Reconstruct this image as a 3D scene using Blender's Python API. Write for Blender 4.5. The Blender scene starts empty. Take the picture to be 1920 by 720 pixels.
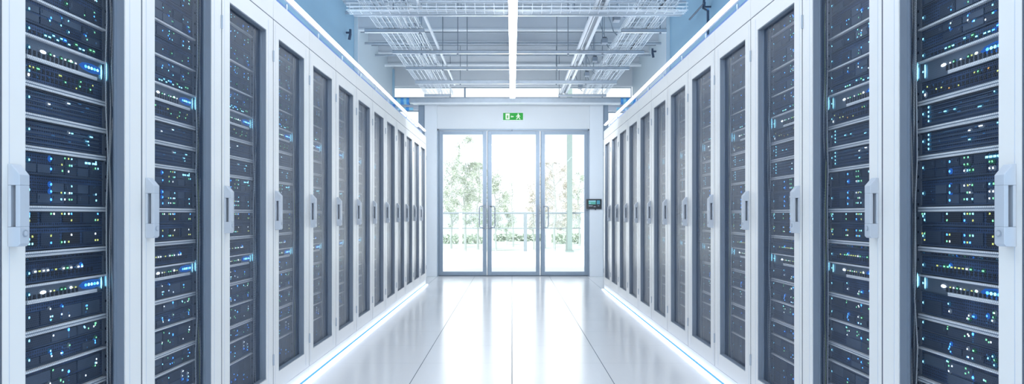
import bpy, bmesh, math, random
from mathutils import Vector, Matrix
C = bpy.context.scene
COL = C.collection
PI = math.pi

# ------------------------------------------------------------------ camera
F, H, AX = 1240.0, 0.99, 1.22
cam = bpy.data.cameras.new('camera'); co = bpy.data.objects.new('camera', cam); COL.objects.link(co)
co.location = (0, 0, H); co.rotation_euler = (PI/2, 0, 0)
cam.sensor_width = 36; cam.lens = F/1920*36; cam.shift_y = 43/1920; cam.clip_end = 300; cam.clip_start = 0.05
C.camera = co
C.view_settings.view_transform = 'Standard'
C.view_settings.look = 'None'
C.view_settings.exposure = -0.06
C.cycles.max_bounces = 8; C.cycles.diffuse_bounces = 4; C.cycles.glossy_bounces = 4
C.cycles.transparent_max_bounces = 24
C.cycles.use_denoising = True
C.cycles.sample_clamp_indirect = 4.0
C.cycles.caustics_reflective = False; C.cycles.caustics_refractive = False

# ------------------------------------------------------------------ materials
def mat(name):
    m = bpy.data.materials.new(name); m.use_nodes = True
    return m, m.node_tree.nodes, m.node_tree.links, m.node_tree.nodes['Principled BSDF']
def pbr(name, col, rough=.5, metal=0.0, vary=0.04, scale=6.0, bump=0.0, spec=.5):
    m, N, L, b = mat(name)
    tc = N.new('ShaderNodeTexCoord'); nz = N.new('ShaderNodeTexNoise'); nz.inputs['Scale'].default_value = scale
    nz.inputs['Detail'].default_value = 3
    L.new(tc.outputs['Object'], nz.inputs['Vector'])
    mr = N.new('ShaderNodeMapRange'); mr.inputs['To Min'].default_value = 1-vary; mr.inputs['To Max'].default_value = 1+vary
    L.new(nz.outputs['Fac'], mr.inputs['Value'])
    vm = N.new('ShaderNodeVectorMath'); vm.operation = 'SCALE'; vm.inputs[0].default_value = col
    L.new(mr.outputs['Result'], vm.inputs['Scale']); L.new(vm.outputs['Vector'], b.inputs['Base Color'])
    b.inputs['Roughness'].default_value = rough; b.inputs['Metallic'].default_value = metal
    b.inputs['Specular IOR Level'].default_value = spec
    if bump:
        bp = N.new('ShaderNodeBump'); bp.inputs['Strength'].default_value = bump; bp.inputs['Distance'].default_value = .002
        L.new(nz.outputs['Fac'], bp.inputs['Height']); L.new(bp.outputs['Normal'], b.inputs['Normal'])
    return m
def emit(name, col, s, sample=True):
    m = bpy.data.materials.new(name); m.use_nodes = True; N = m.node_tree.nodes; L = m.node_tree.links
    N.clear(); e = N.new('ShaderNodeEmission'); o = N.new('ShaderNodeOutputMaterial')
    e.inputs['Color'].default_value = (*col, 1); e.inputs['Strength'].default_value = s
    L.new(e.outputs[0], o.inputs['Surface'])
    if not sample: m.cycles.emission_sampling = 'NONE'
    return m

M = {}
M['cab'] = pbr('white_powder_coat', (.85,.838,.815), .38, 0, .02, 3)
M['cab_edge'] = pbr('white_frame_lip', (.60,.65,.74), .4, 0, .02, 3)
M['liner'] = pbr('grey_door_return', (.25,.30,.37), .4, .2, .05, 8)
M['gap'] = pbr('dark_joint', (.10,.12,.16), .7)
M['inside'] = pbr('cabinet_interior', (.07,.11,.19), .45, .3, .12, 5)
M['duct'] = pbr('cable_duct_grey', (.06,.10,.18), .4, .3, .2, 12)
M['rail'] = pbr('zinc_rail', (.30,.36,.45), .35, .6, .1, 20)
M['silver'] = pbr('brushed_silver', (.96,.97,1.0), .45, 0, .08, 18)
M['handle'] = pbr('handle_plastic', (.50,.545,.61), .4, 0, .02, 5)
M['handle_dark'] = pbr('handle_recess', (.26,.30,.37), .5)
M['lock'] = pbr('lock_metal', (.42,.47,.54), .35, .5)
M['bay'] = pbr('drive_bay', (.035,.055,.095), .4, .3, .25, 25)
M['bay2'] = pbr('drive_bay_lighter', (.075,.11,.17), .4, .3, .25, 25)
M['grey_front'] = pbr('grey_switch_front', (.17,.21,.27), .38, .4, .15, 15)
M['port'] = pbr('black_port', (.008,.01,.015), .6)
M['cable'] = pbr('dark_cable', (.03,.04,.06), .5)
M['fiber'] = pbr('yellow_green_fibre', (.45,.55,.22), .5)
M['cable_w'] = pbr('pale_cable', (.85,.90,.95), .4)
M['wall'] = pbr('white_wall', (.78,.83,.88), .6, 0, .02, 1.5)
M['wall_pil'] = pbr('white_pilaster', (.82,.88,.95), .6, 0, .02, 1.5)
M['wall_blue'] = pbr('blue_wall', (.38,.62,.80), .45, 0, .10, 1.2)  # blue wall, with blue lighting above the LEDs put into this colour
M['wall_pale'] = pbr('pale_blue_wall', (.72,.83,.90), .5, 0, .05, 1.2)
M['ceil'] = pbr('ceiling_paint', (.50,.57,.64), .55, 0, .05, 2)
M['beam'] = pbr('beam_paint', (.68,.73,.79), .5, 0, .06, 3)
M['beam_w'] = pbr('beam_lip', (.86,.91,.96), .4, 0, .02, 3)
M['galv'] = pbr('galvanised_steel', (.42,.48,.55), .35, .7, .15, 25)
M['galv_d'] = pbr('galvanised_dark', (.26,.31,.37), .4, .7, .15, 25)
M['wire'] = pbr('bright_wire', (.80,.86,.92), .35, .35, .08, 30)
M['alu'] = pbr('door_aluminium', (.25,.33,.43), .42, .2, .05, 6)
M['alu_d'] = pbr('door_gasket', (.14,.18,.23), .5)
M['pull'] = pbr('brushed_steel_pull', (.36,.41,.48), .3, .8, .05, 30)
M['blue'] = pbr('blue_pipe', (.06,.35,.85), .4, .1, .15, 10)
M['blue_l'] = pbr('light_blue_pipe', (.30,.68,.90), .4, .1, .15, 10)
M['hook'] = pbr('dark_blue_fitting', (.03,.07,.14), .4)
M['black'] = pbr('black_plastic', (.012,.02,.03), .35)
M['fascia'] = pbr('frosted_fascia', (.22,.36,.75), .3, 0, .04, 4)
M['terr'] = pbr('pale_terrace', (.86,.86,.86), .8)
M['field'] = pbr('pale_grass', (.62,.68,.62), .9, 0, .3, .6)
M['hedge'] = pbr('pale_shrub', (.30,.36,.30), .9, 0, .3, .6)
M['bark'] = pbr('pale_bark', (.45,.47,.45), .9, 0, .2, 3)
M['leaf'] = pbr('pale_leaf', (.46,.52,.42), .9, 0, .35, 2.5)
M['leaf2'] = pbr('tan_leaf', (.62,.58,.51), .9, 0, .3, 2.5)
M['rail_out'] = pbr('terrace_rail', (.24,.29,.31), .5, .2)
M['col_out'] = pbr('outdoor_column', (.22,.29,.27), .6)

M['white_post'] = pbr('white_post_paint', (.60,.66,.66), .5)
M['e_lamp'] = emit('lamp_diffuser', (.93,.97,1.0), 15)
M['e_strip'] = emit('led_strip_white', (.80,.87,1.0), 9)
M['e_floor'] = emit('led_floor_white_glow', (.62,.74,1.0), 9)
M['e_floorb'] = emit('led_floor_blue', (.12,.42,1.0), 1.5, False)
M['l_blue'] = emit('led_blue', (.06,.30,1.0), 5, False)
M['l_cyan'] = emit('led_cyan', (.25,.72,1.0), 3.6, False)
M['l_white'] = emit('led_white', (.78,.90,1.0), 2.8, False)
M['l_green'] = emit('led_green', (.30,1.0,.55), 1.5, False)
M['l_yel'] = emit('led_yellow', (.75,.85,.25), 1.3, False)
M['l_orange'] = emit('led_orange', (1.0,.55,.12), 1.0, False)
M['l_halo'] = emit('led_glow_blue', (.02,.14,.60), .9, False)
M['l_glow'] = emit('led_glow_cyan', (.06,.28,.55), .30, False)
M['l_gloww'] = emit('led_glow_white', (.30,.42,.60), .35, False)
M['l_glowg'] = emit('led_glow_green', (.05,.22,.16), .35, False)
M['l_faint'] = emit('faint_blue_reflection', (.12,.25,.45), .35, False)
M['l_dim'] = emit('led_dim_blue', (.10,.30,.65), .45, False)
M['e_green'] = emit('exit_green', (.02,.50,.06), .9, False)
M['e_white'] = emit('exit_white', (.9,1.0,.93), 1.1, False)
M['e_scr'] = emit('screen_teal', (.14,.60,.55), .8, False)
M['e_scr2'] = emit('screen_blue', (.10,.42,.62), .8, False)
M['e_scr3'] = emit('screen_pale', (.35,.75,.95), .9, False)

# server front: perforated dark metal
def chassis_mat():
    m, N, L, b = mat('perforated_dark_steel')
    tc = N.new('ShaderNodeTexCoord'); mp = N.new('ShaderNodeMapping'); mp.inputs['Scale'].default_value = (0, 1/.009, 1/.009)
    L.new(tc.outputs['Object'], mp.inputs['Vector'])
    v = N.new('ShaderNodeTexVoronoi'); v.inputs['Scale'].default_value = 1; v.inputs['Randomness'].default_value = .15
    L.new(mp.outputs['Vector'], v.inputs['Vector'])
    nz = N.new('ShaderNodeTexNoise'); nz.inputs['Scale'].default_value = 9; L.new(tc.outputs['Object'], nz.inputs['Vector'])
    cr = N.new('ShaderNodeValToRGB'); e = cr.color_ramp.elements
    e[0].position = .30; e[0].color = (.008,.014,.030,1); e[1].position = .42; e[1].color = (.046,.095,.20,1)
    L.new(v.outputs['Distance'], cr.inputs['Fac'])
    mx = N.new('ShaderNodeMix'); mx.data_type = 'RGBA'; mx.blend_type = 'MULTIPLY'; mx.inputs['Factor'].default_value = 1
    cr2 = N.new('ShaderNodeValToRGB'); cr2.color_ramp.elements[0].position = .35; cr2.color_ramp.elements[0].color = (.25,.32,.45,1)
    cr2.color_ramp.elements[1].position = .7; cr2.color_ramp.elements[1].color = (1.1,1.15,1.25,1)
    L.new(nz.outputs['Fac'], cr2.inputs['Fac'])
    L.new(cr.outputs['Color'], mx.inputs['A']); L.new(cr2.outputs['Color'], mx.inputs['B'])
    L.new(mx.outputs['Result'], b.inputs['Base Color'])
    b.inputs['Roughness'].default_value = .42; b.inputs['Metallic'].default_value = .2
    return m
M['chassis'] = chassis_mat()

# perforated door mesh: staggered round holes cut through a thick sheet
def mesh_mat(pitch=.0066):
    m, N, L, b = mat('perforated_door_sheet')
    b.inputs['Base Color'].default_value = (.055,.09,.155,1); b.inputs['Metallic'].default_value = 0; b.inputs['Roughness'].default_value = .34; b.inputs['Specular IOR Level'].default_value = .8
    tc = N.new('ShaderNodeTexCoord')
    def grid(off):
        mp = N.new('ShaderNodeMapping'); mp.vector_type = 'POINT'
        mp.inputs['Scale'].default_value = (0, 1/pitch, 1/(pitch*1.732)); mp.inputs['Location'].default_value = (0, off, off)
        L.new(tc.outputs['Object'], mp.inputs['Vector'])
        f = N.new('ShaderNodeVectorMath'); f.operation = 'FRACTION'; L.new(mp.outputs['Vector'], f.inputs[0])
        s = N.new('ShaderNodeVectorMath'); s.operation = 'SUBTRACT'; s.inputs[1].default_value = (0,.5,.5); L.new(f.outputs[0], s.inputs[0])
        k = N.new('ShaderNodeVectorMath'); k.operation = 'MULTIPLY'; k.inputs[1].default_value = (0,1,1.732); L.new(s.outputs[0], k.inputs[0])
        l = N.new('ShaderNodeVectorMath'); l.operation = 'LENGTH'; L.new(k.outputs[0], l.inputs[0])
        return l.outputs['Value']
    mi = N.new('ShaderNodeMath'); mi.operation = 'MINIMUM'; L.new(grid(0), mi.inputs[0]); L.new(grid(.5), mi.inputs[1])
    # a hole seen at a slant through a thick sheet closes up
    lw = N.new('ShaderNodeLayerWeight'); lw.inputs['Blend'].default_value = .5
    mr = N.new('ShaderNodeMapRange'); mr.inputs['From Min'].default_value = .5; mr.inputs['From Max'].default_value = .94
    mr.inputs['To Min'].default_value = .475; mr.inputs['To Max'].default_value = .14
    L.new(lw.outputs['Facing'], mr.inputs['Value'])
    lt = N.new('ShaderNodeMath'); lt.operation = 'LESS_THAN'; L.new(mi.outputs[0], lt.inputs[0]); L.new(mr.outputs['Result'], lt.inputs[1])
    tr = N.new('ShaderNodeBsdfTransparent'); mx = N.new('ShaderNodeMixShader')
    L.new(lt.outputs[0], mx.inputs['Fac']); L.new(b.outputs[0], mx.inputs[1]); L.new(tr.outputs[0], mx.inputs[2])
    L.new(mx.outputs[0], N['Material Output'].inputs['Surface'])
    return m
M['mesh'] = mesh_mat()

def glass_mat(name, tint=(.97,.99,1.0), refl=.5):
    m = bpy.data.materials.new(name); m.use_nodes = True; N = m.node_tree.nodes; L = m.node_tree.links; N.clear()
    t = N.new('ShaderNodeBsdfTransparent'); t.inputs['Color'].default_value = (*tint, 1)
    g = N.new('ShaderNodeBsdfGlossy'); g.inputs['Roughness'].default_value = .02
    fr = N.new('ShaderNodeFresnel'); fr.inputs['IOR'].default_value = 1.45
    ml = N.new('ShaderNodeMath'); ml.operation = 'MULTIPLY'; ml.inputs[1].default_value = refl; L.new(fr.outputs[0], ml.inputs[0])
    mx = N.new('ShaderNodeMixShader'); o = N.new('ShaderNodeOutputMaterial')
    L.new(ml.outputs[0], mx.inputs[0]); L.new(t.outputs[0], mx.inputs[1]); L.new(g.outputs[0], mx.inputs[2]); L.new(mx.outputs[0], o.inputs['Surface'])
    return m
M['glass'] = glass_mat('clear_glass')
M['glass_out'] = glass_mat('railing_glass', (.93,.96,.96))

def floor_mat():
    m, N, L, b = mat('glossy_white_tiles')
    tc = N.new('ShaderNodeTexCoord'); sx = N.new('ShaderNodeSeparateXYZ'); L.new(tc.outputs['Object'], sx.inputs[0])
    def seam(out, per, off, w):
        a = N.new('ShaderNodeMath'); a.operation = 'ADD'; a.inputs[1].default_value = off; L.new(out, a.inputs[0])
        d = N.new('ShaderNodeMath'); d.operation = 'PINGPONG'; d.inputs[1].default_value = per/2; L.new(a.outputs[0], d.inputs[0])
        c = N.new('ShaderNodeMath'); c.operation = 'LESS_THAN'; c.inputs[1].default_value = w; L.new(d.outputs[0], c.inputs[0])
        return c.outputs[0]
    s1 = seam(sx.outputs['X'], .6, 0, .0022)
    s2 = seam(sx.outputs['Y'], .6, -4.416+60, .0018)
    m2 = N.new('ShaderNodeMath'); m2.operation = 'MULTIPLY'; m2.inputs[1].default_value = .35; L.new(s2, m2.inputs[0])
    mm = N.new('ShaderNodeMath'); mm.operation = 'MAXIMUM'; L.new(s1, mm.inputs[0]); L.new(m2.outputs[0], mm.inputs[1])
    mx = N.new('ShaderNodeMix'); mx.data_type = 'RGBA'
    mx.inputs['A'].default_value = (.88,.89,.91,1); mx.inputs['B'].default_value = (.10,.13,.16,1)
    L.new(mm.outputs[0], mx.inputs['Factor']); L.new(mx.outputs['Result'], b.inputs['Base Color'])
    iv = N.new('ShaderNodeMapRange'); iv.inputs['To Min'].default_value = .8; iv.inputs['To Max'].default_value = 0
    L.new(mm.outputs[0], iv.inputs['Value']); L.new(iv.outputs['Result'], b.inputs['Specular IOR Level'])
    nz = N.new('ShaderNodeTexNoise'); nz.inputs['Scale'].default_value = 1.7; L.new(tc.outputs['Object'], nz.inputs['Vector'])
    mr = N.new('ShaderNodeMapRange'); mr.inputs['To Min'].default_value = .14; mr.inputs['To Max'].default_value = .24
    L.new(nz.outputs['Fac'], mr.inputs['Value']); L.new(mr.outputs['Result'], b.inputs['Roughness'])
    return m
M['floor'] = floor_mat()

# ------------------------------------------------------------------ mesh building
class MB:
    def __init__(s): s.v = []; s.f = []; s.mi = []; s.mats = []
    def mid(s, k):
        if k not in s.mats: s.mats.append(k)
        return s.mats.index(k)
    def add(s, vs, fs, k):
        o = len(s.v); i = s.mid(k); s.v += [tuple(v) for v in vs]
        for f in fs: s.f.append(tuple(o+a for a in f)); s.mi.append(i)
    def box(s, a, b, k):
        x0,x1 = sorted((a[0],b[0])); y0,y1 = sorted((a[1],b[1])); z0,z1 = sorted((a[2],b[2]))
        vs = [(x0,y0,z0),(x1,y0,z0),(x1,y1,z0),(x0,y1,z0),(x0,y0,z1),(x1,y0,z1),(x1,y1,z1),(x0,y1,z1)]
        s.add(vs, [(0,3,2,1),(4,5,6,7),(0,1,5,4),(1,2,6,5),(2,3,7,6),(3,0,4,7)], k)
    def tube(s, pts, r, k, n=6, r2=None, cap=True):
        pts = [Vector(p) for p in pts]; m = len(pts); vs = []; r2 = r if r2 is None else r2
        prev = None
        for i, p in enumerate(pts):
            d = (pts[min(i+1,m-1)] - pts[max(i-1,0)])
            d = d.normalized() if d.length > 1e-9 else Vector((0,0,1))
            up = Vector((0,0,1)) if abs(d.z) < .9 else Vector((0,1,0))
            if prev is not None and (prev - d*prev.dot(d)).length > 1e-4: u = (prev - d*prev.dot(d)).normalized()
            else: u = d.cross(up).normalized()
            prev = u; w = d.cross(u); rr = r + (r2-r)*i/max(1,m-1)
            for j in range(n):
                a = 2*PI*j/n + PI/n; vs.append(p + (u*math.cos(a) + w*math.sin(a))*rr)
        fs = [(i*n+j, i*n+(j+1)%n, (i+1)*n+(j+1)%n, (i+1)*n+j) for i in range(m-1) for j in range(n)]
        if cap: fs += [tuple(range(n-1,-1,-1)), tuple((m-1)*n+j for j in range(n))]
        s.add(vs, fs, k)
    def prism(s, poly, ax, a0, a1, k):
        """extrude a 2-D polygon along axis ax ('x','y','z')"""
        def P(u, v, a): return {'x':(a,u,v),'y':(u,a,v),'z':(u,v,a)}[ax]
        n = len(poly); vs = [P(u,v,a0) for u,v in poly] + [P(u,v,a1) for u,v in poly]
        s.add(vs, [tuple(range(n)), tuple(range(2*n-1,n-1,-1))] + [(i,(i+1)%n,n+(i+1)%n,n+i) for i in range(n)], k)
    def build(s, name, parent=None, loc=(0,0,0), smooth=False, bevel=0):
        me = bpy.data.meshes.new(name); me.from_pydata(s.v, [], s.f)
        for k in s.mats: me.materials.append(M[k])
        me.polygons.foreach_set('material_index', s.mi)
        bm = bmesh.new(); bm.from_mesh(me); bmesh.ops.recalc_face_normals(bm, faces=bm.faces); bm.to_mesh(me); bm.free()
        if smooth: me.polygons.foreach_set('use_smooth', [True]*len(me.polygons))
        o = bpy.data.objects.new(name, me); COL.objects.link(o); o.location = loc
        if parent: o.parent = parent
        if bevel:
            b = o.modifiers.new('bevel', 'BEVEL'); b.width = bevel; b.segments = 2; b.limit_method = 'ANGLE'
        return o
def tag(o, label=None, cat=None, group=None, kind=None):
    if label: o['label'] = label
    if cat: o['category'] = cat
    if group: o['group'] = group
    if kind: o['kind'] = kind
    return o
def empty(name, loc, label, cat, group=None):
    o = bpy.data.objects.new(name, None); COL.objects.link(o); o.location = loc; o.empty_display_size = .1
    return tag(o, label, cat, group)
def struct(mb, name, label, cat='structure', parent=None, **k):
    o = mb.build(name, parent, **k)
    if parent is None: tag(o, label, cat, None, 'structure')
    return o
def dup_tree(root, loc, label):
    r = root.copy(); COL.objects.link(r); r.location = loc; r['label'] = label
    for ch in root.children:
        c = ch.copy(); COL.objects.link(c); c.parent = r
        for g in ch.children:
            d = g.copy(); COL.objects.link(d); d.parent = c
    return r

ORD = ['first','second','third','fourth','fifth','sixth','seventh','eighth','ninth','tenth','eleventh','twelfth','thirteenth',
 'fourteenth','fifteenth','sixteenth','seventeenth','eighteenth','nineteenth','twentieth','twenty-first','twenty-second','twenty-third','twenty-fourth','twenty-fifth']
Y0, STEP = 1.579, .6006
ZTOP = 2.10

# ------------------------------------------------------------------ room shell
XW, YF, ZC = 1.94, 10.67, 3.44
YB = -3.0
mb = MB(); mb.box((-XW-.1, YB, -.12), (XW+.1, YF+.18, 0), 'floor'); struct(mb, 'floor', 'glossy white tiled floor of the server aisle', 'floor')
mb = MB(); mb.box((-XW-.1, YB, ZC), (XW+.1, YF+.2, ZC+.12), 'ceil')
y = 4.0
while y < 10.6:
    mb.box((-XW, y, ZC-.006), (XW, y+.05, ZC), 'ceil'); y += .12
struct(mb, 'ceiling', 'grey ribbed ceiling over the aisle', 'ceiling')
for s, nm in ((-1,'left'),(1,'right')):
    mb = MB(); mb.box((s*XW, YB, 0), (s*(XW+.12), 8.18, ZC), 'wall_blue'); mb.box((s*XW, 8.18, 0), (s*(XW+.12), YF, ZC), 'wall_pale')
    struct(mb, 'wall_'+nm, 'blue upper side wall on the %s of the aisle' % nm, 'wall')
    mb = MB(); mb.box((s*(XW-.045), 8.12, ZTOP-2.1), (s*XW, 8.36 if s>0 else 10.60, ZC), 'wall_pale'); mb.box((s*(XW-.05), 8.12, 0), (s*(XW-.045), 8.16, ZC), 'wall_pil')
    struct(mb, 'trim_%d' % (1 if s<0 else 2), 'pale pilaster on the %s side wall' % nm, 'pilaster', bevel=.004)
# wall behind the camera, on the far side of the hall
# far wall with openings
def zy(y): return H + (403-y)/116.2
DX0, DX1, DZ = -1.205, 1.248, 2.375
SWL, SWR = (-XW, -1.506), (1.55, XW)
mb = MB()
def fw(x0,x1,z0,z1,k='wall'): mb.box((x0,YF,z0),(x1,YF+.16,z1),k)
fw(-XW, -1.506, 0, 2.40); fw(-XW, -1.506, 2.68, 2.885); fw(-1.506, DX0, 0, 2.885)
fw(DX0, DX1, DZ, 2.885); fw(DX1, 1.55, 0, 2.885); fw(1.55, XW, 0, 2.36); fw(1.55, XW, 2.66, 2.885)
fw(-XW, XW, 3.06, ZC)
struct(mb, 'wall_far', 'white end wall around the glass doors', 'wall')
mb = MB(); mb.box((-1.403, YF-.06, 0), (DX0, YF, 2.79), 'wall_pil'); struct(mb, 'trim_3', 'white pilaster left of the glass doors', 'pilaster', bevel=.004)
mb = MB(); mb.box((DX1, YF-.06, 0), (1.463, YF, 2.79), 'wall_pil'); struct(mb, 'trim_4', 'white pilaster right of the glass doors', 'pilaster', bevel=.004)
mb = MB(); mb.box((-1.94, YF-.02, 3.055), (1.94, YF, 3.075), 'beam_w'); mb.box((-1.94, YF-.03, 2.87), (1.94, YF, 2.885), 'alu'); struct(mb, 'trim_5', 'pale ledge framing the high window band', 'ledge')
# clerestory window
def window(n, x0, x1, z0, z1, bars, lab, fr=.02):
    mb = MB(); y0, y1 = YF+.05, YF+.10
    mb.box((x0,y0,z0),(x1,y1,z0+fr),'alu'); mb.box((x0,y0,z1-fr),(x1,y1,z1),'alu')
    mb.box((x0,y0,z0),(x0+fr,y1,z1),'alu'); mb.box((x1-fr,y0,z0),(x1,y1,z1),'alu')
    for b in bars: mb.box((b-.012,y0,z0),(b+.012,y1,z1),'alu')
    w = struct(mb, 'window_%d' % n, lab, 'window')
    g = MB(); g.box((x0+fr,y0+.02,z0+fr),(x1-fr,y0+.026,z1-fr),'glass'); g.build('pane', w)
window(1, -XW, XW, 2.885, 3.06, (-.765,), 'long narrow window band high on the end wall', .008)
window(2, -XW, -1.506, 2.40, 2.68, (), 'small bright window above the left cabinets', .012)
window(3, 1.55, XW, 2.36, 2.66, (), 'small bright window above the right cabinets', .012)
# grey window surrounds
mb = MB(); mb.box((-1.506, YF-.012, 2.2), (-1.41, YF, 2.76), 'alu'); mb.box((-XW, YF-.012, 2.69), (-1.507, YF, 2.76), 'cab_edge')
mb.box((-XW, YF-.03, 2.36), (-1.5, YF, 2.40), 'alu'); struct(mb, 'trim_6', 'grey surround of the small left window', 'window surround')
mb = MB(); mb.box((1.465, YF-.012, 2.2), (1.55, YF, 2.76), 'alu'); mb.box((1.551, YF-.012, 2.67), (XW, YF, 2.76), 'cab_edge'); struct(mb, 'trim_7', 'grey surround of the small right window', 'window surround')
# door surround frame
mb = MB()
mb.box((DX0, YF-.015, 0), (DX0+.022, YF+.10, DZ), 'alu'); mb.box((DX1-.022, YF-.015, 0), (DX1, YF+.10, DZ), 'alu')
mb.box((DX0, YF-.015, DZ-.024), (DX1, YF+.10, DZ), 'alu'); mb.box((DX0, YF+.02, 0), (DX1, YF+.10, .012), 'alu_d')
struct(mb, 'trim_8', 'grey aluminium frame around the three glass doors', 'door frame')
leafs = [((823-960)/116.2, (912.5-960)/116.2, ('R',)), ((914.5-960)/116.2, (1012-960)/116.2, ('L','r')), ((1014.5-960)/116.2, (1103-960)/116.2, ('L',))]
dlab = ['left leaf of the glass doors to the terrace', 'middle leaf of the glass doors to the terrace', 'right leaf of the glass doors to the terrace']
for i, (x0, x1, hs) in enumerate(leafs):
    z0, z1 = .014, DZ-.03; y0, y1 = YF+.01, YF+.055; fl = .062; fb = .06
    mb = MB(); mb.box((x0,y0,z0),(x0+fl,y1,z1),'alu'); mb.box((x1-fl,y0,z0),(x1,y1,z1),'alu')
    mb.box((x0+fl,y0,z0),(x1-fl,y1,z0+fb),'alu'); mb.box((x0+fl,y0,z1-.055),(x1-fl,y1,z1),'alu')
    d = struct(mb, 'door_%d' % (i+1), dlab[i], 'door', bevel=.003)
    g = MB(); g.box((x0+fl-.005,y0+.018,z0+fb-.005),(x1-fl+.005,y0+.026,z1-.05),'glass'); g.build('glass_pane', d)
    g = MB()
    for a in (x0+fl-.003, x1-fl-.003): g.box((a, y0-.001, z0+fb), (a+.006, y0+.004, z1-.055), 'cab_edge')
    g.box((x0-.007, y0+.005, z0), (x0-.001, y1, z1), 'alu_d')
    g.build('gasket', d)
    for h in hs:
        zt, zb = 1.13, .785
        if h == 'R': xe, dirn = x1-.022, -1
        else: xe, dirn = (x0+.022, 1) if h == 'L' else (x1-.022, -1)
        g = MB()
        # pull handle: bowed bar standing off the leaf, plus its bolt plate
        if h != 'r':
            a = xe; b = xe + dirn*.095
            g.tube([(a,y0-.012,zt),(a+dirn*.06,y0-.02,zt),(b-dirn*.008,y0-.022,zt-.006),(b,y0-.022,zt-.035),(b,y0-.022,zb+.035),(b-dirn*.008,y0-.022,zb+.006),(a+dirn*.06,y0-.02,zb),(a,y0-.012,zb)], .009, 'pull', 8)
        g.tube([(xe,y0-.012,zt+.02),(xe,y0-.012,zb-.02)], .010, 'pull', 8)
        for zz in (zt, zb): g.tube([(xe,y0-.014,zz),(xe,y0+.002,zz)], .014, 'pull', 8)
        g.build('pull_handle', d, smooth=False)
# door closer dot above the middle leaf
mb = MB(); mb.box((-.01, YF-.02, DZ-.035), (.01, YF-.012, DZ-.01), 'alu_d'); tag(mb.build('door_sensor'), 'tiny dark sensor above the middle glass door', 'sensor')

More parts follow.
